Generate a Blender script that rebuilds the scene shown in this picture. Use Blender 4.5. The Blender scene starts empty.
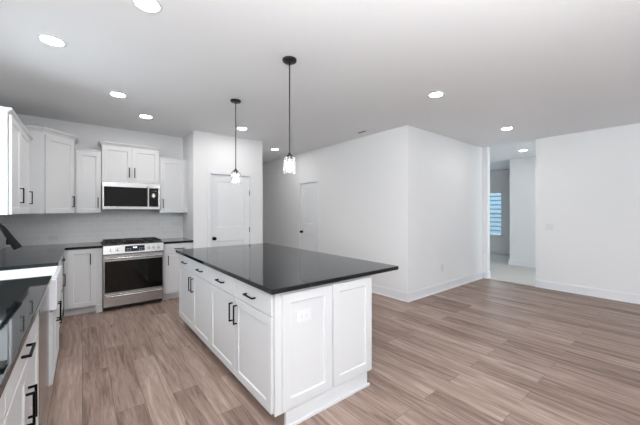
import bpy, bmesh, math, random
from mathutils import Vector, Matrix
random.seed(4)
SC = bpy.context.scene
COL = SC.collection
PI = math.pi
# ------------------------------------------------------------------ camera
FPX, YAW, Y0, CZ = 297.14, 0.6748, 210.83, 1.4093
cd = bpy.data.cameras.new('camera'); cam = bpy.data.objects.new('camera', cd); COL.objects.link(cam)
cam.location = (0, 0, CZ); cam.rotation_euler = (PI/2, 0, -YAW)
cd.sensor_width = 36; cd.lens = 36*FPX/640; cd.shift_y = (Y0-212.5)/640; cd.clip_start = .02
SC.camera = cam
# ------------------------------------------------------------------ world
W = bpy.data.worlds.new('sky'); SC.world = W; W.use_nodes = True
bg = W.node_tree.nodes['Background']; bg.inputs[0].default_value = (.78, .88, 1, 1); bg.inputs[1].default_value = 1.0
# ------------------------------------------------------------------ area lamps: window daylight, bounced flash, added fill
def area(name, loc, rot, sx, sy, power, col=(1, 1, 1)):
    l = bpy.data.lights.new(name, 'AREA'); l.shape = 'RECTANGLE'; l.size = sx; l.size_y = sy
    l.energy = power; l.color = col
    o = bpy.data.objects.new(name, l); COL.objects.link(o); o.location = loc; o.rotation_euler = rot
    return o
area('daylight_patio', (4.7, -6.6, .6), (PI/2+.65, 0, 0), 3.6, 2.4, 10, (.99, .99, 1))
area('added_fill_side', (-1.9, -2.2, .6), (0, -PI/2-.65, 0), 2.3, 3.4, 110, (.99, .99, 1))  # added fill lamp at an unseen opening, brightens faces turned left
area('flash_bounced_off_ceiling', (0, -.75, 1.6), (PI, 0, 0), 1.1, 1.1, 120, (.985, .99, 1))
area('daylight_sink_window', (-1.0, 3.35, 1.6), (0, -PI/2, 0), .85, .6, 12, (.96, .98, 1))
area('daylight_hall_window', (10.95, 4.25, 1.3), (0, PI/2, 0), 1.4, .9, 14, (.85, .93, 1))
area('added_fill_hallway', (7.7, -.75, 1.4), (PI/2, 0, 0), 1.4, 1.6, 26, (.97, .98, 1))  # added fill lamp at an unseen opening, brightens the far hall
# ------------------------------------------------------------------ exposure
SC.view_settings.view_transform = 'Standard'; SC.view_settings.look = 'None'
SC.view_settings.exposure = 0.80; SC.view_settings.gamma = 1; SC.view_settings.use_curve_mapping = False

# ------------------------------------------------------------------ materials
def mat(name, col, rough=.5, metal=0, spec=.5, emit=None, estr=0, coat=0):
    m = bpy.data.materials.new(name); m.use_nodes = True
    b = m.node_tree.nodes['Principled BSDF']
    b.inputs['Base Color'].default_value = (*col, 1); b.inputs['Roughness'].default_value = rough
    b.inputs['Metallic'].default_value = metal; b.inputs['Specular IOR Level'].default_value = spec
    b.inputs['Coat Weight'].default_value = coat
    if emit: b.inputs['Emission Color'].default_value = (*emit, 1); b.inputs['Emission Strength'].default_value = estr
    return m
def N(m, t, **k):
    n = m.node_tree.nodes.new(t)
    for a, v in k.items(): setattr(n, a, v)
    return n
def L(m, a, b): m.node_tree.links.new(a, b)
def bsdf(m): return m.node_tree.nodes['Principled BSDF']
def bumpy(m, scale, strength, dist=.002, detail=4):
    tc = N(m, 'ShaderNodeTexCoord'); n = N(m, 'ShaderNodeTexNoise'); n.inputs['Scale'].default_value = scale; n.inputs['Detail'].default_value = detail
    b = N(m, 'ShaderNodeBump'); b.inputs['Strength'].default_value = strength; b.inputs['Distance'].default_value = dist
    L(m, tc.outputs['Object'], n.inputs['Vector']); L(m, n.outputs['Fac'], b.inputs['Height']); L(m, b.outputs[0], bsdf(m).inputs['Normal'])
M = {}
M['wall'] = mat('wall_paint', (.84, .842, .845), .62, spec=.3); bumpy(M['wall'], 180, .08, .001)
M['ceil'] = mat('ceiling_paint', (.83, .835, .845), .7, spec=.25); bumpy(M['ceil'], 90, .25, .002)
M['cab'] = mat('cabinet_white', (.70, .705, .715), .34)
M['trim'] = mat('trim_white', (.82, .83, .85), .35)
M['door'] = mat('door_white', (.83, .84, .85), .38)
M['black'] = mat('matte_black', (.003, .003, .0032), .4, spec=.15)
M['bronze'] = mat('dark_metal', (.03, .03, .03), .32, .6)
M['iron'] = mat('cast_iron', (.015, .015, .016), .55)
M['steel'] = mat('stainless', (.54, .535, .53), .26, 1)
M['steel_dk'] = mat('stainless_dark', (.26, .25, .245), .22, 1)
M['nickel'] = mat('satin_nickel', (.32, .32, .32), .35, .9)
M['glassblk'] = mat('black_glass', (.006, .0055, .005), .05, spec=.3)
M['disp'] = mat('display', (.01, .012, .02), .1)
M['dispon'] = mat('display_digits', (.2, .25, .3), .3, emit=(.8, .9, 1), estr=1.5)
M['sink'] = mat('fireclay_white', (.86, .87, .90), .15, coat=.5)
M['plate'] = mat('plate_white', (.76, .77, .78), .4)
M['slot'] = mat('slot_grey', (.35, .35, .36), .5)
M['lens'] = mat('lamp_lens', (1, 1, 1), .5, emit=(1, .985, .965), estr=68)
M['bulb'] = mat('lamp_bulb', (1, 1, 1), .4, emit=(1, .95, .88), estr=45)
M['carpet'] = mat('carpet_beige', (.62, .60, .57), .95, spec=.1); bumpy(M['carpet'], 300, .5, .004)
M['siding'] = mat('blue_siding', (.50, .64, .72), .7)
M['outgrass'] = mat('outside_ground', (.25, .27, .2), .9)
# granite
m = M['granite'] = mat('black_granite', (.016, .018, .02), .045, spec=.55)
tc = N(m, 'ShaderNodeTexCoord'); n1 = N(m, 'ShaderNodeTexNoise'); n1.inputs['Scale'].default_value = 260; n1.inputs['Detail'].default_value = 3
cr = N(m, 'ShaderNodeValToRGB'); cr.color_ramp.elements[0].position = .5; cr.color_ramp.elements[0].color = (.004, .006, .007, 1)
cr.color_ramp.elements[1].position = .78; cr.color_ramp.elements[1].color = (.05, .058, .062, 1)
L(m, tc.outputs['Object'], n1.inputs['Vector']); L(m, n1.outputs['Fac'], cr.inputs[0]); L(m, cr.outputs[0], bsdf(m).inputs['Base Color'])
# brushed steel streaks
for k in ('steel', 'steel_dk'):
    m = M[k]; tc = N(m, 'ShaderNodeTexCoord'); mp = N(m, 'ShaderNodeMapping'); mp.inputs['Scale'].default_value = (1.5, 1.5, 260)
    n1 = N(m, 'ShaderNodeTexNoise'); n1.inputs['Scale'].default_value = 3; bp = N(m, 'ShaderNodeBump'); bp.inputs['Strength'].default_value = .12; bp.inputs['Distance'].default_value = .0005
    L(m, tc.outputs['Object'], mp.inputs[0]); L(m, mp.outputs[0], n1.inputs['Vector']); L(m, n1.outputs['Fac'], bp.inputs['Height']); L(m, bp.outputs[0], bsdf(m).inputs['Normal'])
# glass for panes (thin) and lamp shades
def thin_glass(name, tint, gloss):
    m = bpy.data.materials.new(name); m.use_nodes = True; nt = m.node_tree; nt.nodes.clear()
    o = nt.nodes.new('ShaderNodeOutputMaterial'); t = nt.nodes.new('ShaderNodeBsdfTransparent'); t.inputs[0].default_value = (*tint, 1)
    g = nt.nodes.new('ShaderNodeBsdfGlossy'); g.inputs['Roughness'].default_value = .03
    f = nt.nodes.new('ShaderNodeLayerWeight'); f.inputs[0].default_value = gloss; mx = nt.nodes.new('ShaderNodeMixShader')
    nt.links.new(f.outputs['Facing'], mx.inputs[0]); nt.links.new(t.outputs[0], mx.inputs[1]); nt.links.new(g.outputs[0], mx.inputs[2]); nt.links.new(mx.outputs[0], o.inputs[0])
    return m
M['pane'] = thin_glass('window_glass', (.93, .97, .98), .08)
# seeded shade glass: clear with a milky, rippled share that catches the bulb's light
m = M['shade'] = bpy.data.materials.new('seeded_shade_glass'); m.use_nodes = True; nt = m.node_tree; nt.nodes.clear()
o = nt.nodes.new('ShaderNodeOutputMaterial'); t = nt.nodes.new('ShaderNodeBsdfTransparent'); t.inputs[0].default_value = (.97, .97, .97, 1)
tr = nt.nodes.new('ShaderNodeBsdfTranslucent'); g = nt.nodes.new('ShaderNodeBsdfGlossy'); g.inputs['Roughness'].default_value = .08
nz = nt.nodes.new('ShaderNodeTexNoise'); nz.inputs['Scale'].default_value = 55; tcn = nt.nodes.new('ShaderNodeTexCoord')
rp = nt.nodes.new('ShaderNodeMapRange'); rp.inputs[1].default_value = .4; rp.inputs[2].default_value = .7; rp.inputs[3].default_value = .0; rp.inputs[4].default_value = .10
m1 = nt.nodes.new('ShaderNodeMixShader'); m2 = nt.nodes.new('ShaderNodeMixShader'); lw = nt.nodes.new('ShaderNodeLayerWeight'); lw.inputs[0].default_value = .25
nt.links.new(tcn.outputs['Object'], nz.inputs['Vector']); nt.links.new(nz.outputs['Fac'], rp.inputs[0]); nt.links.new(rp.outputs[0], m1.inputs[0])
nt.links.new(t.outputs[0], m1.inputs[1]); nt.links.new(tr.outputs[0], m1.inputs[2]); nt.links.new(lw.outputs['Facing'], m2.inputs[0]); nt.links.new(m1.outputs[0], m2.inputs[1]); nt.links.new(g.outputs[0], m2.inputs[2]); nt.links.new(m2.outputs[0], o.inputs[0])
# subway tile
m = M['tile'] = mat('subway_tile', (.7, .7, .7), .18, spec=.5)
tc = N(m, 'ShaderNodeTexCoord'); sx = N(m, 'ShaderNodeSeparateXYZ'); ad = N(m, 'ShaderNodeMath', operation='ADD'); cb = N(m, 'ShaderNodeCombineXYZ')
br = N(m, 'ShaderNodeTexBrick'); br.inputs['Scale'].default_value = 1; br.inputs['Brick Width'].default_value = .152; br.inputs['Row Height'].default_value = .076
br.inputs['Mortar Size'].default_value = .0032; br.inputs['Mortar Smooth'].default_value = .3; br.inputs['Bias'].default_value = 0
br.inputs['Color1'].default_value = (.84, .84, .84, 1); br.inputs['Color2'].default_value = (.88, .88, .88, 1); br.inputs['Mortar'].default_value = (.95, .95, .95, 1)
L(m, tc.outputs['Object'], sx.inputs[0]); L(m, sx.outputs[0], ad.inputs[0]); L(m, sx.outputs[1], ad.inputs[1]); L(m, ad.outputs[0], cb.inputs[0]); L(m, sx.outputs[2], cb.inputs[1])
L(m, cb.outputs[0], br.inputs['Vector']); L(m, br.outputs['Color'], bsdf(m).inputs['Base Color'])
bp = N(m, 'ShaderNodeBump', invert=True); bp.inputs['Strength'].default_value = .5; bp.inputs['Distance'].default_value = .002; L(m, br.outputs['Fac'], bp.inputs['Height']); L(m, bp.outputs[0], bsdf(m).inputs['Normal'])
# wood plank floor, boards run along Y
m = M['wood'] = mat('wood_planks', (.4, .3, .25), .5, spec=.3)
tc = N(m, 'ShaderNodeTexCoord'); sx = N(m, 'ShaderNodeSeparateXYZ'); cb = N(m, 'ShaderNodeCombineXYZ')
L(m, tc.outputs['Object'], sx.inputs[0]); L(m, sx.outputs[1], cb.inputs[0]); L(m, sx.outputs[0], cb.inputs[1])
br = N(m, 'ShaderNodeTexBrick'); br.offset = .37; br.offset_frequency = 2; br.inputs['Scale'].default_value = 1; br.inputs['Brick Width'].default_value = 1.25; br.inputs['Row Height'].default_value = .182
br.inputs['Mortar Size'].default_value = .0016; br.inputs['Mortar Smooth'].default_value = .2; br.inputs['Bias'].default_value = 0
br.inputs['Color1'].default_value = (0, 0, 0, 1); br.inputs['Color2'].default_value = (1, 1, 1, 1); br.inputs['Mortar'].default_value = (.5, .5, .5, 1)
L(m, cb.outputs[0], br.inputs['Vector'])
off = N(m, 'ShaderNodeVectorMath', operation='MULTIPLY_ADD'); off.inputs[1].default_value = (17, 9, 5)
L(m, br.outputs['Color'], off.inputs[0]); L(m, cb.outputs[0], off.inputs[2])
mp = N(m, 'ShaderNodeMapping'); mp.inputs['Scale'].default_value = (1.0, 13, 1); L(m, off.outputs[0], mp.inputs[0])
n1 = N(m, 'ShaderNodeTexNoise'); n1.inputs['Scale'].default_value = 1.6; n1.inputs['Detail'].default_value = 6; n1.inputs['Roughness'].default_value = .62; n1.inputs['Distortion'].default_value = .8; L(m, mp.outputs[0], n1.inputs['Vector'])
mp2 = N(m, 'ShaderNodeMapping'); mp2.inputs['Scale'].default_value = (3.5, 85, 1); L(m, off.outputs[0], mp2.inputs[0])
n2 = N(m, 'ShaderNodeTexNoise'); n2.inputs['Scale'].default_value = 2; n2.inputs['Detail'].default_value = 4; L(m, mp2.outputs[0], n2.inputs['Vector'])
r1 = N(m, 'ShaderNodeValToRGB'); e = r1.color_ramp.elements
e[0].position = .28; e[0].color = (.155, .106, .086, 1); e[1].position = .75; e[1].color = (.49, .385, .33, 1)
a = e.new(.45); a.color = (.285, .20, .163, 1); a = e.new(.6); a.color = (.375, .275, .229, 1)
mixf = N(m, 'ShaderNodeMath', operation='MULTIPLY_ADD'); mixf.inputs[1].default_value = .22; L(m, br.outputs['Color'], mixf.inputs[0])
s2 = N(m, 'ShaderNodeMath', operation='MULTIPLY_ADD'); s2.inputs[1].default_value = .34; s2.inputs[2].default_value = -.275; L(m, n2.outputs['Fac'], s2.inputs[0])
s3 = N(m, 'ShaderNodeMath', operation='ADD'); L(m, n1.outputs['Fac'], s3.inputs[0]); L(m, s2.outputs[0], s3.inputs[1]); L(m, s3.outputs[0], mixf.inputs[2])
L(m, mixf.outputs[0], r1.inputs[0])
# knots
mp3 = N(m, 'ShaderNodeMapping'); mp3.inputs['Scale'].default_value = (1.3, 3.4, 1); L(m, off.outputs[0], mp3.inputs[0])
vo = N(m, 'ShaderNodeTexVoronoi'); vo.inputs['Scale'].default_value = 1.0; L(m, mp3.outputs[0], vo.inputs['Vector'])
kr = N(m, 'ShaderNodeMapRange'); kr.inputs[1].default_value = .015; kr.inputs[2].default_value = .06; kr.inputs[3].default_value = .3; kr.inputs[4].default_value = 1; L(m, vo.outputs['Distance'], kr.inputs[0])
mk = N(m, 'ShaderNodeMix', data_type='RGBA', blend_type='MULTIPLY'); mk.inputs[0].default_value = 1; L(m, r1.outputs[0], mk.inputs[6]); L(m, kr.outputs[0], mk.inputs[7])
mj = N(m, 'ShaderNodeMix', data_type='RGBA'); mj.inputs[7].default_value = (.13, .10, .09, 1); L(m, br.outputs['Fac'], mj.inputs[0]); L(m, mk.outputs[2], mj.inputs[6]); L(m, mj.outputs[2], bsdf(m).inputs['Base Color'])
bp = N(m, 'ShaderNodeBump'); bp.inputs['Strength'].default_value = .12; bp.inputs['Distance'].default_value = .001; L(m, n2.outputs['Fac'], bp.inputs['Height']); L(m, bp.outputs[0], bsdf(m).inputs['Normal'])

# ------------------------------------------------------------------ helpers
def box(bm, x0, x1, y0, y1, z0, z1):
    v = [bm.verts.new(p) for p in ((x0,y0,z0),(x1,y0,z0),(x1,y1,z0),(x0,y1,z0),(x0,y0,z1),(x1,y0,z1),(x1,y1,z1),(x0,y1,z1))]
    for f in ((0,3,2,1),(4,5,6,7),(0,1,5,4),(1,2,6,5),(2,3,7,6),(3,0,4,7)): bm.faces.new([v[i] for i in f])
def prism(bm, pts, z0, z1):
    a = [bm.verts.new((x, y, z0)) for x, y in pts]; b = [bm.verts.new((x, y, z1)) for x, y in pts]; n = len(pts)
    bm.faces.new(a[::-1]); bm.faces.new(b)
    for i in range(n): bm.faces.new((a[i], a[(i+1) % n], b[(i+1) % n], b[i]))
def cyl(bm, p0, p1, r0, r1=None, seg=20, caps=True):
    r1 = r0 if r1 is None else r1; p0 = Vector(p0); p1 = Vector(p1); d = (p1-p0).normalized()
    u = d.orthogonal().normalized(); w = d.cross(u)
    A = [bm.verts.new(p0+(u*math.cos(t)+w*math.sin(t))*r0) for t in (2*PI*i/seg for i in range(seg))]
    B = [bm.verts.new(p1+(u*math.cos(t)+w*math.sin(t))*r1) for t in (2*PI*i/seg for i in range(seg))]
    for i in range(seg): bm.faces.new((A[i], A[(i+1) % seg], B[(i+1) % seg], B[i]))
    if caps: bm.faces.new(A[::-1]); bm.faces.new(B)
def lathe(bm, prof, seg=32, cx=0, cy=0):
    rings = []
    for r, z in prof: rings.append([bm.verts.new((cx+r*math.cos(2*PI*i/seg), cy+r*math.sin(2*PI*i/seg), z)) for i in range(seg)] if r > 1e-6 else [bm.verts.new((cx, cy, z))])
    for a, b in zip(rings, rings[1:]):
        for i in range(seg):
            j = (i+1) % seg
            if len(a) == 1 and len(b) == 1: continue
            if len(a) == 1: bm.faces.new((a[0], b[j], b[i]))
            elif len(b) == 1: bm.faces.new((a[i], a[j], b[0]))
            else: bm.faces.new((a[i], a[j], b[j], b[i]))
def tube(bm, pts, radii, seg=18):
    pts = [Vector(p) for p in pts]; rings = []; up = Vector((0, 1, .1)).normalized()
    for i, p in enumerate(pts):
        d = (pts[min(i+1, len(pts)-1)]-pts[max(i-1, 0)]).normalized(); u = d.cross(up).normalized(); w = u.cross(d)
        r = radii[i] if hasattr(radii, '__len__') else radii
        rings.append([bm.verts.new(p+(u*math.cos(2*PI*k/seg)+w*math.sin(2*PI*k/seg))*r) for k in range(seg)])
    for a, b in zip(rings, rings[1:]):
        for i in range(seg): bm.faces.new((a[i], a[(i+1) % seg], b[(i+1) % seg], b[i]))
    bm.faces.new(rings[0][::-1]); bm.faces.new(rings[-1])
def obj(name, bm, m, parent=None, bevel=0, smooth=False, seg=2):
    bmesh.ops.recalc_face_normals(bm, faces=bm.faces[:])
    me = bpy.data.meshes.new(name); bm.to_mesh(me); bm.free(); me.materials.append(M[m] if isinstance(m, str) else m)
    o = bpy.data.objects.new(name, me); COL.objects.link(o)
    if parent: o.parent = parent
    if smooth:
        for p in me.polygons: p.use_smooth = True
        md = o.modifiers.new('edges', 'EDGE_SPLIT'); md.split_angle = math.radians(40)
    if bevel:
        b = o.modifiers.new('bevel', 'BEVEL'); b.width = bevel; b.segments = seg; b.limit_method = 'ANGLE'; b.angle_limit = math.radians(35)
    return o
def B(*boxes):
    bm = bmesh.new()
    for b in boxes: box(bm, *b)
    return bm
def tag(o, label, cat, group=None):
    o['label'] = label; o['category'] = cat
    if group: o['group'] = group
    return o
def thing(name, label, cat, loc=(0, 0, 0), rz=0, group=None):
    o = bpy.data.objects.new(name, None); COL.objects.link(o); o.location = loc; o.rotation_euler = (0, 0, rz); o.empty_display_size = .1
    return tag(o, label, cat, group)
def struct(name, bm, m, bevel=0, parent=None):
    o = obj(name, bm, m, parent, bevel)
    if not parent: o['kind'] = 'structure'
    return o
def copy_tree(o, parent=None):
    c = o.copy(); COL.objects.link(c); c.parent = parent
    for ch in list(o.children): copy_tree(ch, c)
    return c

# ------------------------------------------------------------------ room measures
H = 2.738; YB = 5.7825; YP = 5.1286; X1 = 3.9366; Y2 = 2.7459; X3 = 6.5797; YO = 1.809; XL = -.815; XP0 = 1.432; XP1 = 2.6937
YH = 7.45; YR = -5.5; XN = 8.69; XF = 10.7; T = .12
def wall_x(x0, x1, y0, y1, holes=(), z1=H):      # wall slab running along Y, holes = (ya, yb, za, zb)
    bm = bmesh.new(); ys = sorted({y0, y1, *[h[0] for h in holes], *[h[1] for h in holes]})
    for a, b in zip(ys, ys[1:]):
        hs = [h for h in holes if h[0] <= a+1e-6 and h[1] >= b-1e-6]
        if not hs: box(bm, x0, x1, a, b, 0, z1)
        else:
            h = hs[0]
            if h[2] > 0: box(bm, x0, x1, a, b, 0, h[2])
            if h[3] < z1: box(bm, x0, x1, a, b, h[3], z1)
    return bm
def wall_y(x0, x1, y0, y1, holes=(), z1=H):
    bm = wall_x(y0, y1, x0, x1, [(h[0], h[1], h[2], h[3]) for h in holes], z1)
    for v in bm.verts: v.co.x, v.co.y = v.co.y, v.co.x
    return bm
struct('floor', B((XL-T, X3+.01, YR-T, YH+T, -.1, 0)), 'wood')
fc = struct('floor_carpet', B((X3+.01, XF+T, -.6, 6.4, -.1, .004)), 'carpet')
struct('ceiling', B((XL-T, XF+T, YR-T, YH+T, H, H+.1)), 'ceil')
WIN = (3.0, 3.6, 1.12, 2.1); LW = (-3.7, -.7, .08, 2.4)  # LW: unseen opening added in the left wall for the side fill lamp
struct('wall_left', wall_x(XL-T, XL, YR, YB, [WIN, LW]), 'wall')
struct('wall_back', wall_y(XL-T, XP0+T, YB, YB+T), 'wall')
DP = (1.716, 2.438, 0, 2.045)
struct('wall_pantry', wall_y(XP0, XP1, YP, YP+T, [DP]), 'wall')
struct('wall_pantry_left', wall_x(XP0, XP0+T, YP+T, YB), 'wall')
struct('wall_pantry_right', wall_x(XP1-T, XP1, YP+T, YH), 'wall')
struct('wall_hall_end', wall_y(XP1-T, X1+T, YH, YH+T), 'wall')
DH = (5.03, 5.65, 0, 2.035)
struct('wall_center_left', wall_x(X1, X1+T, Y2+T, YH, [DH]), 'wall')
struct('wall_center_front', wall_y(X1, X3, Y2, Y2+T), 'wall')
struct('wall_right', wall_x(X3, X3+T, YR, Y2+T, [(YO, 2.649, 0, H)]), 'wall')
RH = ((1.35, 1.85, 1.2, 1.75), (3.1, 6.3, .08, 2.5),)
struct('wall_rear', wall_y(XL-T, X3+T, YR-T, YR, RH), 'wall')
struct('wall_hallway_near', wall_x(XN, XN+T, -.5, 2.955), 'wall')
WF = (3.86, 4.75, .584, 2.028)
struct('wall_hallway_far', wall_x(XF, XF+T, -.5, 6.3, [WF]), 'wall')
struct('wall_hallway_end', wall_y(X3, XF+T, 6.3, 6.3+T), 'wall')
struct('wall_hallway_start', wall_y(X3+T, XF+T, -.6, -.5, [(7.0, 8.4, .6, 2.2)]), 'wall')  # opening in this unseen wall is added to let the fill light in
struct('wall_hallway_left', wall_x(X3, X3+T, Y2+T, 6.3), 'wall')
struct('wall_pantry_inner', wall_y(XP0+T, XP1-T, 6.2, 6.2+T), 'wall')
struct('wall_closet_inner', wall_x(X1+1.1, X1+1.2, 4.7, 6.0), 'wall')

# baseboards: a board with an eased top and a shoe strip; n = side the face looks to
def baseb(name, p0, p1, n, z0=0):
    (xa, ya), (xb, yb) = p0, p1; bm = bmesh.new(); nx, ny = n
    prof = [(0, 0), (.026, 0), (.026, .006), (.016, .02), (.015, .022), (.015, .118), (.011, .134), (.006, .14), (0, .14)]
    A = [bm.verts.new((xa+nx*d, ya+ny*d, z0+z)) for d, z in prof]; Bv = [bm.verts.new((xb+nx*d, yb+ny*d, z0+z)) for d, z in prof]
    bm.faces.new(A); bm.faces.new(Bv[::-1])
    for i in range(len(prof)):
        j = (i+1) % len(prof); bm.faces.new((A[i], A[j], Bv[j], Bv[i]))
    return struct(name, bm, 'trim')
baseb('baseboard_center_left', (X1, Y2-.026), (X1, DH[0]-.065), (-1, 0))
baseb('baseboard_center_left_far', (X1, DH[1]+.065), (X1, YH), (-1, 0))
baseb('baseboard_center_front', (X1-.026, Y2), (X3, Y2), (0, -1))
baseb('baseboard_right_stub', (X3, 2.649), (X3, Y2-.027), (-1, 0))
baseb('baseboard_right', (X3, YR), (X3, YO), (-1, 0))
baseb('baseboard_opening', (X3, YO), (X3+T, YO), (0, 1))
baseb('baseboard_opening_far', (X3, 2.649), (X3+T, 2.649), (0, -1))
baseb('baseboard_hallway_near', (XN, -.5), (XN, 2.981), (-1, 0), .004)
baseb('baseboard_hallway_near_end', (XN, 2.955), (XN+T, 2.955), (0, 1), .004)
baseb('baseboard_hallway_far', (XF, -.5), (XF, 6.3), (-1, 0), .004)
baseb('baseboard_pantry_left', (XP0+.06, YP), (DP[0]-.065, YP), (0, -1))
baseb('baseboard_pantry_right', (DP[1]+.065, YP), (XP1+.026, YP), (0, -1))
baseb('baseboard_pantry_hall', (XP1, YP-.026), (XP1, YH), (1, 0))
baseb('baseboard_hall_end', (XP1+.027, YH), (X1-.027, YH), (0, -1))
struct('trim_1', B((X3-.012, X3+.03, YO+.027, 2.649-.027, 0.0, .010)), mat('threshold_strip', (.6, .55, .5), .4), .002)
# fine strip on the ceiling, running from the pendants towards the viewer
struct('trim_2', B((1.412, 1.418, -.5, 4.6, H-.0004, H)), 'ceil')
# backsplash tile
struct('trim_3', B((XL+.001, XP0, YB-.008, YB, .925, 1.43)), 'tile')
struct('trim_4', B((XL, XL+.008, 3.70, YB-.008, .925, 1.43), (XL, XL+.008, .45, 3.70, .925, 1.10)), 'tile')

# windows -----------------------------------------------------------
def window(name, axis, x, a0, a1, z0, z1, sash=True, sill=True, thick=.05):
    """frame in a hole of a wall; axis 'x': wall plane x=const, 'y': plane y=const"""
    def tr(bm):
        if axis == 'y':
            for v in bm.verts: v.co.x, v.co.y = v.co.y, v.co.x
        return bm
    f = .045; zm = (z0+z1)/2
    o = struct(name, tr(B((x, x+thick, a0, a0+f, z0, z1), (x, x+thick, a1-f, a1, z0, z1), (x, x+thick, a0, a1, z0, z0+f), (x, x+thick, a0, a1, z1-f, z1),
                        *([(x, x+thick, a0, a1, zm-.02, zm+.02)] if sash else []))), 'trim')
    obj('window_pane', tr(B((x+thick*.45, x+thick*.55, a0+f, a1-f, z0+f, z1-f))), 'pane', o)
    return o
w1 = window('window_1', 'x', XL-T+.03, *WIN)
obj('window_sill', B((XL-.06, XL+.03, WIN[0]-.03, WIN[1]+.03, WIN[2]-.022, WIN[2])), 'trim', w1, .003)
w2 = window('window_2', 'x', XF+.04, WF[0], WF[1], WF[2], WF[3])
obj('window_sill', B((XF-.03, XF+.04, WF[0]-.04, WF[1]+.04, WF[2]-.025, WF[2])), 'trim', w2, .003)
for k in range(3):
    a = RH[1][0]+k*(RH[1][1]-RH[1][0])/3; b = a+(RH[1][1]-RH[1][0])/3
    window('window_%d' % (3+k), 'y', YR-.09, a, b, .08, 2.5, sash=False)
window('window_8', 'y', -.58, 7.0, 8.4, .6, 2.2)  # frame of the added hallway opening, out of view
window('window_7', 'y', YR-.09, *RH[0])
window('window_6', 'x', XL-.09, *LW[:2], LW[2], LW[3], sash=False)  # frame of the added left wall opening, behind the camera
# neighbour's lap siding seen through the hallway window
bm = bmesh.new(); box(bm, 13.30, 13.45, 1, 9, -.6, 4.4); z = -.6
while z < 4.3:
    v = [bm.verts.new(p) for p in ((13.2, 1, z), (13.2, 9, z), (13.225, 9, z+.135), (13.225, 1, z+.135), (13.3, 1, z), (13.3, 9, z), (13.3, 9, z+.135), (13.3, 1, z+.135))]
    for f in ((0,1,2,3),(0,4,5,1),(3,2,6,7),(0,3,7,4),(1,5,6,2)): bm.faces.new([v[i] for i in f])
    z += .175
nh = obj('neighbour_house', bm, 'siding'); tag(nh, 'blue lap siding of the house outside the hallway window', 'house')
struct('ground_outside', B((XF+T, 16, -2, 10, -.7, -.6)), 'outgrass')

# doors --------------------------------------------------------------
def raised_cell(bm, x0, x1, z0, z1, px0, px1, pz0, pz1, y=0, dep=.009, sl=.012, t=.034):
    """door cell facing -Y with one recessed panel"""
    def ring(a0, a1, c0, c1, yy): return [bm.verts.new(p) for p in ((a0, yy, c0), (a1, yy, c0), (a1, yy, c1), (a0, yy, c1))]
    O = ring(x0, x1, z0, z1, y); I = ring(px0, px1, pz0, pz1, y); D = ring(px0+sl, px1-sl, pz0+sl, pz1-sl, y+dep)
    K = ring(x0, x1, z0, z1, y+t)
    for a, b in ((O, I), (I, D), (K, O)):
        for i in range(4): j = (i+1) % 4; bm.faces.new((a[i], a[j], b[j], b[i]))
    bm.faces.new(D); bm.faces.new(K[::-1])
def interior_door(name, loc, rz, w, h, knob_left, label=None):
    bm = bmesh.new(); s = .115; zl = .93; 
    raised_cell(bm, .004, w-.004, .012, zl+.07, s, w-s, .25, zl-.05)
    raised_cell(bm, .004, w-.004, zl+.07, h-.004, s, w-s, zl+.19, h-.125)
    d = struct(name, bm, 'door'); d.location = loc; d.rotation_euler = (0, 0, rz)
    c = .062; g = .012
    yf = -.002
    obj('door_casing', B((-c, 0, yf-g-.02+.004, yf-.016, 0, h+c), (w, w+c, yf-g-.016, yf-.016, 0, h+c), (0, w, yf-g-.016, yf-.016, h, h+c)), 'trim', d, .003)
    kx = .06 if knob_left else w-.06
    bm = bmesh.new(); cyl(bm, (kx, .0, .93), (kx, -.008, .93), .032); cyl(bm, (kx, -.008, .93), (kx, -.035, .93), .011)
    rb = obj('door_handle', bm, 'black', d, smooth=True)
    bm = bmesh.new(); bmesh.ops.create_uvsphere(bm, u_segments=20, v_segments=14, radius=.028)
    for v in bm.verts: v.co = Vector((kx+v.co.x, -.05+v.co.y*.75, .93+v.co.z))
    obj('knob', bm, 'black', rb, smooth=True)
    hx = w-.001 if knob_left else .001
    for z in (.25, 1.065, 1.74):
        bm = B((hx-.013, hx+.010, -.006, 0.0, z-.045, z+.045)); cyl(bm, (hx, -.010, z-.045), (hx, -.010, z+.045), .007, seg=10)
        obj('hinge', bm, 'nickel', d)
    return d
interior_door('door_1', (DP[0], YP+.018, 0), 0, DP[1]-DP[0], DP[3], True)
interior_door('door_2', (X1+.018, DH[1], 0), -PI/2, DH[1]-DH[0], DH[3], True)

# ------------------------------------------------------------------ cabinets
def pull(bm, cx, cz, ln=.15, vert=True, y=0.0, out=.032):
    h = ln/2; r = .0055
    if vert:
        box(bm, cx-r, cx+r, y-out, y-out+.010, cz-h, cz+h)
        for s in (-1, 1): box(bm, cx-r, cx+r, y-out+.004, y, cz+s*(h-.006)-.005, cz+s*(h-.006)+.005)
    else:
        box(bm, cx-h, cx+h, y-out, y-out+.010, cz-r, cz+r)
        for s in (-1, 1): box(bm, cx+s*(h-.006)-.005, cx+s*(h-.006)+.005, y-out+.004, y, cz-r, cz+r)
def door_panel(root, x0, x1, z0, z1, handle=None, rail=.057, name='door', yb=0, t=.019):
    """shaker leaf in front of the carcass; handle = (cx, cz, vertical)"""
    bm = bmesh.new()
    raised_cell(bm, x0, x1, z0, z1, x0+rail, x1-rail, z0+rail, z1-rail, y=yb-t, dep=.009, sl=.006, t=t)
    d = obj(name, bm, 'cab', root, .0015)
    if handle:
        bm = bmesh.new(); pull(bm, handle[0], handle[1], vert=handle[2], y=yb-t); obj('handle', bm, 'black', d, .002)
    return d
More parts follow.
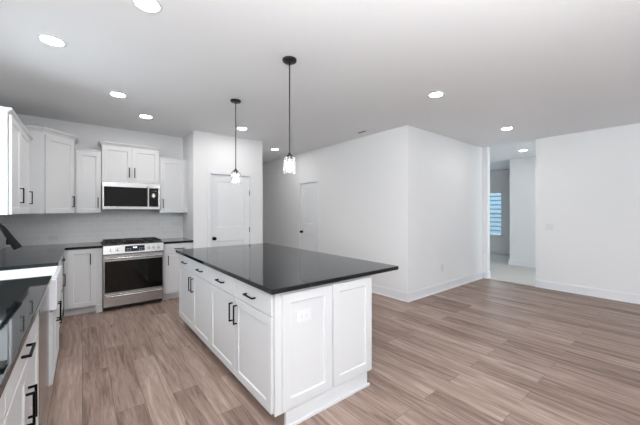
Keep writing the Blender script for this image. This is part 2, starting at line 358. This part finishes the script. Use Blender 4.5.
def drawer_front(root, x0, x1, z0, z1, handle=True, yb=0, t=.019, hx=None):
    bm = B((x0, x1, yb-t, yb, z0, z1)); d = obj('drawer', bm, 'cab', root, .003)
    if handle:
        bm = bmesh.new(); pull(bm, hx if hx is not None else (x0+x1)/2, (z0+z1)/2, vert=False, y=yb-t); obj('handle', bm, 'black', d, .002)
    return d
def crown(root, w, dpt, z0, z1, out, left=True, right=True):
    bm = bmesh.new(); zt = z1-.014; l = out if left else 0; r = out if right else 0
    A = [(0, 0), (w, 0), (w, dpt), (0, dpt)]; Bq = [(-l, -out), (w+r, -out), (w+r, dpt), (-l, dpt)]
    q = .35; Cq = [(-l*q, -out*q), (w+r*q, -out*q), (w+r*q, dpt), (-l*q, dpt)]; zc = z0+(zt-z0)*.45
    rings = [[bm.verts.new((x, y, zz)) for x, y in R] for R, zz in ((A, z0), (Cq, zc), (Bq, zt), (Bq, z1))]
    for a, b in zip(rings, rings[1:]):
        for i in range(4): j = (i+1) % 4; bm.faces.new((a[i], a[j], b[j], b[i]))
    bm.faces.new(rings[0][::-1]); bm.faces.new(rings[-1])
    return obj('crown_molding', bm, 'cab', root, .001)
TK = .105
def base_cab(label, loc, rz, w, dpt, parts, group, top=.893, toe=True, leg=None):
    r = thing('base_cabinet', label, 'cabinet', loc, rz, group)
    obj('carcass', B((0, w, 0, dpt, TK, top)), 'cab', r, .001)
    obj('toe_kick', B((.0, w if leg is None else w-leg, .07, dpt, 0, TK)), 'cab', r)
    if leg: obj('filler_leg', B((w-leg, w, -.018, .06, 0, TK)), 'cab', r)
    for p in parts:
        if p[0] == 'door': door_panel(r, *p[1:5], handle=p[5])
        elif p[0] == 'drawer': drawer_front(r, *p[1:5], hx=(p[5] if len(p) > 5 else None))
    return r
g = .003; ZD0 = .112; ZD1 = .727; ZW0 = .735; ZW1 = .885
BG = 'white base cabinets along the kitchen walls'
XE = -.175            # counter front edge of the left run
XFc = -.214           # carcass front plane; doors reach 19 mm further
# left run, doors look +X: local x runs along +Y for rz=+90deg
def left_base(label, ya, yb, parts, xf=XFc):
    return base_cab(label, (xf, ya, 0), PI/2, yb-ya, xf-XL-.001, parts, BG)
w = 2.34-1.40
left_base('white base cabinet in the left foreground with one wide drawer over two doors', 1.40, 2.34,
    [('drawer', g, w-g, ZW0, ZW1, .38), ('door', g, w/2-g/2, ZD0, ZD1, (w/2-.035, ZD1-.20, True)), ('door', w/2+g/2, w-g, ZD0, ZD1, (w/2+.035, ZD1-.20, True))])
left_base('white base cabinet nearest the viewer, at the very edge of the left run', .46, 1.395,
    [('drawer', g, .932, ZW0, ZW1), ('door', g, .466, ZD0, ZD1, (.43, ZD1-.2, True)), ('door', .469, .932, ZD0, ZD1, (.505, ZD1-.2, True))])
# sink base, a little proud
SY0, SY1 = 2.975, 3.745
sb = thing('base_cabinet', 'white sink base cabinet with two doors under the apron sink', 'cabinet', (-.19, SY0, 0), PI/2, BG)
w = SY1-SY0; dp = -.19-XL-.001
obj('carcass', B((0, .019, 0, dp, TK, .893), (w-.019, w, 0, dp, TK, .893), (.019, w-.019, 0, dp, TK, .125), (.019, w-.019, dp-.01, dp, .125, .893), (.019, w-.019, 0, .02, .60, .655)), 'cab', sb)
obj('toe_kick', B((0, w, .07, dp, 0, TK)), 'cab', sb)
door_panel(sb, g, w/2-.0015, ZD0, .648, (w/2-.035, .56, True)); door_panel(sb, w/2+.0015, w-g, ZD0, .648, (w/2+.035, .56, True))
for i, (ya, yb, lab) in enumerate(((SY1+.003, 4.44, 'white base cabinet just past the sink with a stack of drawers'), (4.443, 5.125, 'white base cabinet at the inner corner of the left run, drawer over door'))):
    w = yb-ya
    left_base(lab, ya, yb, [('drawer', g, w-g, ZW0, ZW1), ('door', g, w-g, ZD0, ZD1, (w-.2, ZD1-.19, True))] if i else
              [('drawer', g, w-g, ZW0, ZW1), ('drawer', g, w-g, .43, ZD1), ('drawer', g, w-g, ZD0, .422)])
# back run (front looks -Y)
YF = YB-.632
cornerx = XFc+.001
w = .220-(-.19)
base_cab('white corner base cabinet left of the range with one tall door', (-.19, YF, 0), 0, w, .63, [('door', .04, w-.075, ZD0, ZW1, (w-.115-.018, .75, True))], BG, leg=.07)
w = XP0-.002-.986
base_cab('white base cabinet right of the range with a drawer over a door', (.986, YF, 0), 0, w, .63, [('drawer', .03, w-.02, ZW0, ZW1), ('door', .03, w-.02, ZD0, ZD1, (.065, ZD1-.095, True))], BG)
# countertops
def gran(name, bm, label):
    return tag(obj(name, bm, 'granite', None, .003), label, 'countertop')
bm = bmesh.new()
cx0 = -.70; cut = (SY0+.03, SY1-.03)
box(bm, XL+.009, XE, .45, cut[0], .893, .925); box(bm, XL+.009, cx0, cut[0], cut[1], .893, .925)
pts = [(XL+.009, cut[1]), (XE, cut[1]), (XE, YB-.655), (.219, YB-.655), (.219, YB-.009), (XL+.009, YB-.009)]
prism(bm, pts, .893, .925)
bmesh.ops.remove_doubles(bm, verts=bm.verts, dist=1e-5)
gran('countertop', bm, 'long black granite countertop along the left wall turning to the range')
gran('countertop', B((.988, XP0-.001, YB-.655, YB-.009, .893, .925)), 'short black granite countertop between range and pantry wall')
# apron sink
sk = thing('farmhouse_sink', 'white apron front sink set in the left black countertop', 'sink', (0, (SY0+SY1)/2, .66))
bm = bmesh.new(); hw = (SY1-SY0)/2-.022; xa, xb = -.72, -.150; z0, z1 = .66, .892; t = .022
def rr(x0, x1, h, z): return [bm.verts.new(p) for p in ((x0, -h, z-.66), (x1, -h, z-.66), (x1, h, z-.66), (x0, h, z-.66))]
R = [rr(xa, xb, hw, z0), rr(xa, xb, hw, z1), rr(xa+t, xb-t-.01, hw-t, z1), rr(xa+t+.01, xb-t-.02, hw-t-.01, z0+.03)]
for a, b in zip(R, R[1:]):
    for i in range(4): j = (i+1) % 4; bm.faces.new((a[i], a[j], b[j], b[i]))
bm.faces.new(R[0][::-1]); bm.faces.new(R[3])
obj('basin', bm, 'sink', sk, .008, seg=3)
bm = bmesh.new(); cyl(bm, (-.44, 0, .031), (-.44, 0, .036), .045, seg=24); obj('drain', bm, 'steel', sk)
# faucet
fx, fy = -.755, 3.27
fc = thing('kitchen_faucet', 'matte black pull-down faucet arching over the sink', 'faucet', (fx, fy, .925))
bm = bmesh.new(); cyl(bm, (0, 0, 0), (0, 0, .01), .03); cyl(bm, (0, 0, .01), (0, 0, .10), .024, .022); obj('base', bm, 'black', fc, smooth=True)
tipw = Vector((-.375, 3.15, 1.128)); hd = Vector((-.462, 3.165, 1.292))
arc = [(0, 0, .09), (0, 0, .26), (.01, -.003, .33), (.045, -.015, .395), (.10, -.035, .435), (.165, -.06, .445), (.225, -.08, .425), (.268, -.097, .395)]
P = arc+[tuple(hd-Vector((fx, fy, .925)))]
bm = bmesh.new(); tube(bm, P, .0135); obj('spout', bm, 'black', fc, smooth=True)
a = hd-Vector((fx, fy, .925)); b = tipw-Vector((fx, fy, .925)); v = b-a
bm = bmesh.new(); tube(bm, [a-v*.02, a+v*.1, a+v*.55, a+v*.9, b], [.015, .017, .021, .026, .025])
hdobj = obj('spray_head', bm, 'black', fc, smooth=True)
bm = bmesh.new(); q = a+v*.66; box(bm, q.x-.034, q.x-.012, q.y-.012, q.y+.006, q.z-.025, q.z+.018); obj('spray_button', bm, 'black', hdobj, .003)
bm = bmesh.new(); cyl(bm, (0, .02, .06), (0, .045, .06), .013); cyl(bm, (0, .04, .06), (.02, .055, .16), .006); obj('lever', bm, 'black', fc, smooth=True)
# small black item of unknown kind at the near edge
pb = tag(obj('block', B((-.285, -.185, 1.30, 1.362, .925, .936)), 'black', None, .004), 'small flat black phone lying on the left counter edge in the foreground', 'block')

# dishwasher
w = SY0-.003-2.343; dw = thing('dishwasher', 'stainless steel dishwasher between foreground cabinet and sink', 'dishwasher', (XFc, 2.343, 0), PI/2)
obj('tub', B((.004, w-.004, .002, .57, TK, .888)), 'steel_dk', dw)
obj('door', B((.004, w-.004, -.022, 0, TK+.005, .80)), 'steel', dw, .003)
obj('control_strip', B((.004, w-.004, -.022, 0, .803, .888)), 'steel_dk', dw, .003)
obj('toe_plate', B((.004, w-.004, .06, .57, 0, TK)), 'iron', dw)

# uppers --------------------------------------------------------------
UG = 'white upper cabinets on the kitchen walls'
ZU = 1.375
def upper(label, loc, rz, w, dpt, z0, z1, doors, crn, toptrim=.05, cl=True, crt=True, gap=0, hz=.155):
    r = thing('upper_cabinet', label, 'cabinet', (loc[0], loc[1], z0), rz, UG); h = z1-z0
    obj('carcass', B((0, w, 0, dpt, 0, h-toptrim+.001)), 'cab', r, .001)
    for a, b, hd in doors: door_panel(r, a, b, .004, h-toptrim-.012, hd and (hd, hz, True), yb=-gap)
    crown(r, w, dpt, h-toptrim, h, crn, cl, crt)
    return r
XU = -.505
yu0, yu1 = 3.70, 5.068
m1 = 4.18-yu0
upper('white upper cabinet on left wall, its plain side facing the viewer', (XU, yu0), PI/2, .475, XU-XL-.001, ZU, 2.30,
      [(.002, .472, .435)], .03, .04, True, False, gap=.006, hz=.185)
upper('white upper cabinet on the left wall tucked against the corner cabinet', (XU, yu0+.477), PI/2, yu1-yu0-.478, XU-XL-.001, ZU, 2.30,
      [(.003, .64, .60)], .03, .04, False, False, gap=.006, hz=.185)
# corner diagonal cabinet
cc = thing('upper_cabinet', 'tall white diagonal corner upper cabinet with one door', 'cabinet', (XL, YB, ZU), 0, UG)
ax, ay = -.385-XL, 5.072-YB; bx_, by_ = -.085-XL, 5.412-YB+.0
h = 2.455-ZU
def off(d): return [(.001, -.001), (.001, ay-d), (ax+d*.45, ay-d), (bx_+d, by_-d*.45), (bx_+d, -.001)]
bm = bmesh.new(); prism(bm, off(0), 0, h-.06); obj('carcass', bm, 'cab', cc, .001)
bm = bmesh.new(); rings = []
for d, zz in ((0, h-.062), (.014, h-.04), (.04, h-.014), (.04, h)): rings.append([bm.verts.new((x, y, zz)) for x, y in off(d)])
for a, b in zip(rings, rings[1:]):
    for i in range(5): j = (i+1) % 5; bm.faces.new((a[i], a[j], b[j], b[i]))
bm.faces.new(rings[0][::-1]); bm.faces.new(rings[-1]); obj('crown_molding', bm, 'cab', cc)
ang = math.atan2(by_-ay, bx_-ax); ln = math.hypot(by_-ay, bx_-ax)
dd = door_panel(cc, .02, ln-.02, .004, h-.085, (ln-.055, .16, True))
mt = Matrix.Translation((ax, ay, 0)) @ Matrix.Rotation(ang, 4, 'Z')
dd.data.transform(mt)
for c in dd.children: c.data.transform(mt)
YU = 5.4615
w = .205-(-.064)
upper('narrow white upper cabinet between corner cabinet and microwave', (-.082, YU), 0, .222+.082-.002, YB-YU-.001, ZU, 2.303, [(.018, .298, .262)], .012, .03, False, False)
w = .985-.224
upper('tall white two-door upper cabinet above the microwave', (.224, YU), 0, w, YB-YU-.001, 1.845, 2.445, [(.004, w/2-.002, w/2-.035), (w/2+.002, w-.004, w/2+.035)], .038, .055)
w = XP0-.002-.988
upper('white upper cabinet right of the microwave beside pantry wall', (.988, YU), 0, w, YB-YU-.001, ZU, 2.303, [(.012, w-.045, .05)], .012, .03, False, False)

# microwave -----------------------------------------------------------
w = .756; z0 = 1.425; hh = .415
mw = thing('microwave', 'stainless over-the-range microwave under the two-door cabinet', 'microwave', (.227, 5.405, z0))
obj('body', B((0, w, .0, YB-5.405-.009, 0.0, hh)), 'steel_dk', mw, .002)
obj('front_frame', B((0, w, -.02, 0, .345, hh), (0, w, -.02, 0, 0.01, .05), (0, .022, -.02, 0, .05, .345), (w-.022, w, -.02, 0, .05, .345)), 'steel', mw, .002)
obj('door_glass', B((.022, .575, -.017, 0, .05, .345)), 'glassblk', mw)
cp = obj('control_panel', B((.60, w-.022, -.017, 0, .05, .345)), 'glassblk', mw)
bm = bmesh.new()
cyl(bm, (.588, -.05, .045), (.588, -.05, .375), .011, seg=16)
for z in (.06, .36): cyl(bm, (.588, -.05, z), (.588, -.005, z), .008, seg=12)
obj('handle', bm, 'steel', mw, smooth=True)
obj('door_post', B((.575, .60, -.019, 0, .05, .345)), 'steel', mw)
obj('display', B((.63, w-.05, -.0185, -.016, .285, .32)), 'disp', cp)
obj('vent_grille', B(*[(.03, w-.03, .03+i*.04, .05+i*.04, -.006, 0) for i in range(6)]), 'iron', mw)

# range ----------------------------------------------------------------
RX = .224; RY = 5.105; w = .756
rg = thing('gas_range', 'stainless slide-in gas range with black oven glass', 'stove', (RX, RY, 0))
obj('body', B((0, w, 0.02, YB-RY-.012, .06, .905)), 'steel_dk', rg, .002)
for x in (.04, w-.04):
    for y in (.07, .58):
        bm = bmesh.new(); cyl(bm, (x, y, 0), (x, y, .06), .018); obj('foot', bm, 'iron', rg)
obj('kick_plate', B((.01, w-.01, .03, .045, .012, .06)), 'iron', rg)
obj('cooktop', B((-.0, w, .005, YB-RY-.012, .905, .928)), 'iron', rg, .003)
# control panel: slanted
bm = bmesh.new()
prof = [(-.035, .800), (-.030, .792), (.02, .792), (.02, .925), (-.005, .925), (-.018, .915)]
A = [bm.verts.new((0, y, z)) for y, z in prof]; C2 = [bm.verts.new((w, y, z)) for y, z in prof]
bm.faces.new(A); bm.faces.new(C2[::-1])
for i in range(len(prof)): j = (i+1) % len(prof); bm.faces.new((A[i], A[j], C2[j], C2[i]))
cp = obj('control_panel', bm, 'steel', rg, .002)
def onp(z): t_ = (z-.800)/(.915-.800); return -.035+t_*.017
nrm = Vector((0, -1, -.15)).normalized(); nrm = Vector((0, -.989, .147))
bm = bmesh.new(); x0, x1 = .255, .50
vs = []
for (x, z, o_) in ((x0, .822, 0), (x1, .822, 0), (x1, .903, 0), (x0, .903, 0)): vs.append(bm.verts.new((x, onp(z)-.0015, z)))
vs2 = [bm.verts.new((v_.co.x, v_.co.y+.004, v_.co.z)) for v_ in vs]
bm.faces.new(vs); bm.faces.new(vs2[::-1])
for i in range(4): j = (i+1) % 4; bm.faces.new((vs[i], vs[j], vs2[j], vs2[i]))
dsp = obj('display', bm, 'disp', cp)
bm = bmesh.new()
for k in range(3): box(bm, .355+k*.018, .366+k*.018, onp(.875)-.003, onp(.875)-.0005, .868, .886)
obj('clock_digits', bm, 'dispon', dsp)
for i in range(3):
    for j in range(2):
        for x in (.275+i*.022, .43+i*.022): obj('display_key', B((x, x+.010, onp(.845)-.0032, onp(.845)-.001, .835+j*.024, .843+j*.024)), 'slot', dsp)
for x in (.085, .165, .56, .625, .69):
    bm = bmesh.new(); p = Vector((x, onp(.862), .862)); cyl(bm, p, p+nrm*.006, .027, .026, seg=28); cyl(bm, p+nrm*.006, p+nrm*.032, .020, .0175, seg=28)
    k = obj('knob', bm, 'steel', rg, smooth=True)
    bm = bmesh.new(); q = p+nrm*.034; box(bm, x-.0025, x+.0025, q.y-.001, q.y+.004, .848, .880); obj('knob_mark', bm, 'iron', k)
# oven door
od = obj('oven_door', B((0.004, w-.004, -.028, .02, .245, .785)), 'steel', rg, .003)
obj('oven_glass', B((.018, w-.018, -.031, -.026, .262, .70)), 'glassblk', od, .001)
def barh(z, y=-.075, r=.013):
    bm = bmesh.new(); tube(bm, [(.03, y+.012, z), (.06, y+.002, z), (w/2, y-.006, z), (w-.06, y+.002, z), (w-.03, y+.012, z)], r, 14)
    for x in (.05, w-.05): cyl(bm, (x, y+.005, z), (x, -.025, z), .011, seg=12)
    return bm
obj('handle', barh(.742), 'steel', od, smooth=True)
dr = obj('drawer', B((.004, w-.004, -.028, .02, .065, .238)), 'steel', rg, .003)
obj('handle', barh(.212, -.06, .011), 'steel', dr, smooth=True)
# burners and grates
for x, y in ((.14, .17), (.14, .46), (.378, .31), (.616, .17), (.616, .46)):
    bm = bmesh.new(); cyl(bm, (x, y, .928), (x, y, .938), .045, .042); cyl(bm, (x, y, .938), (x, y, .946), .03); obj('burner', bm, 'iron', rg, smooth=True)
for gx0, gx1 in ((.02, .262), (.266, .49), (.494, .736)):
    bm = bmesh.new(); y0, y1 = .05, .585; b_ = .010
    for y in (y0, y1-b_): box(bm, gx0, gx1, y, y+b_, .952, .966)
    for x in (gx0, gx1-b_): box(bm, x, x+b_, y0, y1, .952, .966)
    for y in (.17, .31, .46): box(bm, gx0, gx1, y-.005, y+.005, .952, .966)
    box(bm, (gx0+gx1)/2-.005, (gx0+gx1)/2+.005, y0, y1, .952, .966)
    for x in (gx0, gx1-b_):
        for y in (y0, y1-b_, .305): box(bm, x, x+b_, y, y+b_, .928, .952)
    obj('grate', bm, 'iron', rg, .001)
bm = B((.285, .47, .14, .50, .966, .976)); obj('griddle', bm, 'iron', rg, .004)

# ------------------------------------------------------------------ island
IX0, IX1 = .955, 1.86; IY0, IY1 = 1.655, 3.985
isl = thing('kitchen_island', 'white kitchen island with four drawers over four doors', 'kitchen island', (0, 0, 0))
obj('carcass', B((IX0, IX1-.019, IY0, IY1, TK, .893)), 'cab', isl, .001)
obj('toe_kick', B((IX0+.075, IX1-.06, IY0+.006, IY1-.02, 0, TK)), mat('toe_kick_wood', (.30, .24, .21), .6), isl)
# front looking -X : local frame root placed at (IX0, IY1), rz=-90 -> local x runs to -Y
fr = Matrix.Translation((IX0, IY1, 0)) @ Matrix.Rotation(-PI/2, 4, 'Z')
tot = IY1-IY0; e0 = .012; pw = (tot-2*e0)/4
for i in range(4):
    a = e0+i*pw+.003; b = e0+(i+1)*pw-.003
    d = drawer_front(isl, a, b, ZW0, .878); hx = b-.04 if i % 2 == 0 else a+.04
    k = door_panel(isl, a, b, ZD0, ZD1, (hx, ZD1-.12, True), rail=.06)
    for o in (d, k):
        o.data.transform(fr)
        for c in o.children: c.data.transform(fr)
# end panel towards the viewer (-Y) made of a skin with two shaker leaves, and the foot board under it
obj('end_panel', B((IX0-.004, IX1, IY0-.012, IY0, TK, .893)), 'cab', isl, .001)
for a, b in ((.998, 1.412), (1.430, 1.838)):
    door_panel(isl, a, b, .125, .872, None, .062, 'shaker_panel', IY0-.012, .014)
obj('base_board', B((IX0+.075, IX1-.06, IY0-.016, IY0+.006, 0, TK), (IX0+.070, IX1-.045, IY0-.032, IY0-.016, 0, .018)), 'cab', isl, .001)
obj('back_panel', B((IX1-.019, IX1, IY0, IY1, TK, .893)), 'cab', isl, .001)
tag(obj('island_countertop', B((.907, 2.167, 1.604, 4.011, .8935, .925)), 'granite', None, .003), 'black polished granite countertop on the kitchen island', 'countertop')

# outlets and switches ---------------------------------------------------
def plate(name, label, cat, loc, rz, w, h, kind, n=1, horiz=False):
    r = thing(name, label, cat, loc, rz)
    obj('plate', B((-w/2, w/2, -.006, 0, -h/2, h/2)), 'plate', r, .002)
    for i in range(n):
        cx = (i-(n-1)/2)*.046
        if kind == 'outlet':
            for s in (-1, 1):
                px, pz = (s*.02, 0) if horiz else (cx, s*.02)
                bm = bmesh.new(); cyl(bm, (px, -.006, pz), (px, -.009, pz), .0165, seg=20); f = obj('socket', bm, 'plate', r)
                bm = bmesh.new()
                for q in (-.006, .006): box(bm, *((px-.005, px+.004, -.0095, -.008, pz+q-.0012, pz+q+.0012) if horiz else (px+q-.0012, px+q+.0012, -.0095, -.008, pz-.004, pz+.005)))
                obj('slot', bm, 'slot', f)
        else:
            obj('rocker', B((cx-.016, cx+.016, -.010, -.006, -.033, .033)), 'plate', r, .001)
    return r
plate('wall_outlet', 'white double outlet plate on the end panel of the island', 'outlet', (1.168, IY0-.017, .702), 0, .122, .078, 'outlet', 1, True)
plate('wall_outlet', 'small white outlet low on the centre wall facing the viewer', 'outlet', (4.968, Y2, .40), 0, .072, .118, 'outlet')
plate('light_switch', 'white double switch plate on the right wall beside the opening', 'light switch', (X3, 1.60, 1.12), -PI/2, .118, .118, 'switch', 2)
plate('wall_outlet', 'white outlet on the tiled backsplash left of the range', 'outlet', (-.33, YB-.008, 1.02), 0, .115, .072, 'outlet', 1, True)

# ceiling vent
cv = thing('ceiling_vent', 'small white ceiling vent with a dark slot above the centre wall', 'vent', (3.66, 3.45, H-.008))
obj('vent_frame', B((-.06, .06, -.14, .14, 0, .008)), 'plate', cv, .002)
obj('vent_slot', B((-.02, .02, -.08, .08, -.003, .004)), mat('vent_dark', (.08, .08, .08), .6), cv)

# recessed lights --------------------------------------------------------
LS = [((.325, 2.185), 'recessed ceiling light at the top edge of the photo'), ((-.184, 3.116), 'recessed ceiling light leftmost, above the sink counter'),
      ((.319, 4.091), 'recessed ceiling light before the corner cabinet'), ((.701, 4.799), 'recessed ceiling light in front of the microwave'),
      ((2.013, 4.531), 'recessed ceiling light behind the farther pendant, before the pantry door'), ((3.25, 5.617), 'recessed ceiling light in the back hall past the pantry'),
      ((3.155, 1.822), 'recessed ceiling light alone over the open floor'), ((5.352, 1.859), 'recessed ceiling light before the hallway opening'),
      ((7.579, 2.317), 'recessed ceiling light inside the hallway past the opening')]
first = None
for (x, y), lab in LS:
    if first is None:
        first = r = thing('recessed_light', lab, 'ceiling light', (x, y, H), 0, 'recessed ceiling lights')
        bm = bmesh.new(); lathe(bm, [(.068, -.003), (.072, -.006), (.086, -.005), (.09, 0)]); obj('trim_ring', bm, 'plate', r, smooth=True)
        bm = bmesh.new(); lathe(bm, [(0, -.004), (.068, -.004), (.068, -.001)]); obj('lens', bm, 'lens', r)
    else:
        r = copy_tree(first); r.location = (x, y, H); r['label'] = lab
# pendants ---------------------------------------------------------------
def pendant(loc, lab):
    r = thing('pendant_light', lab, 'pendant light', loc, 0, 'glass pendants over the island')
    bm = bmesh.new(); lathe(bm, [(0, -.024), (.05, -.024), (.06, -.018), (.062, 0)]); obj('canopy', bm, 'bronze', r, smooth=True)
    bm = bmesh.new(); cyl(bm, (0, 0, -.02), (0, 0, -.83), .0055, seg=14); obj('rod', bm, 'bronze', r, smooth=True)
    bm = bmesh.new(); lathe(bm, [(0, -.822), (.012, -.822), (.014, -.838), (.034, -.846), (.034, -.858), (.02, -.86), (.018, -.895), (0, -.895)]); sc = obj('socket_cap', bm, 'bronze', r, smooth=True)
    bm = bmesh.new(); lathe(bm, [(.02, -.858), (.050, -.859), (.0545, -.866), (.0545, -1.005), (.0515, -1.005), (.0515, -.868), (.048, -.862), (.02, -.861)], 40); obj('glass_shade', bm, 'shade', r, smooth=True)
    bm = bmesh.new(); lathe(bm, [(0, -.985), (.012, -.98), (.022, -.965), (.025, -.95), (.022, -.93), (.013, -.905), (.012, -.893), (0, -.893)], 24); obj('bulb', bm, 'bulb', sc, smooth=True)
    return r
p1 = pendant((1.421, 2.204, H), 'nearer glass pendant light hanging on a long black rod over the island')
p2 = copy_tree(p1); p2.location = (1.443, 3.428, H); p2['label'] = 'farther glass pendant light, in front of the pantry door'
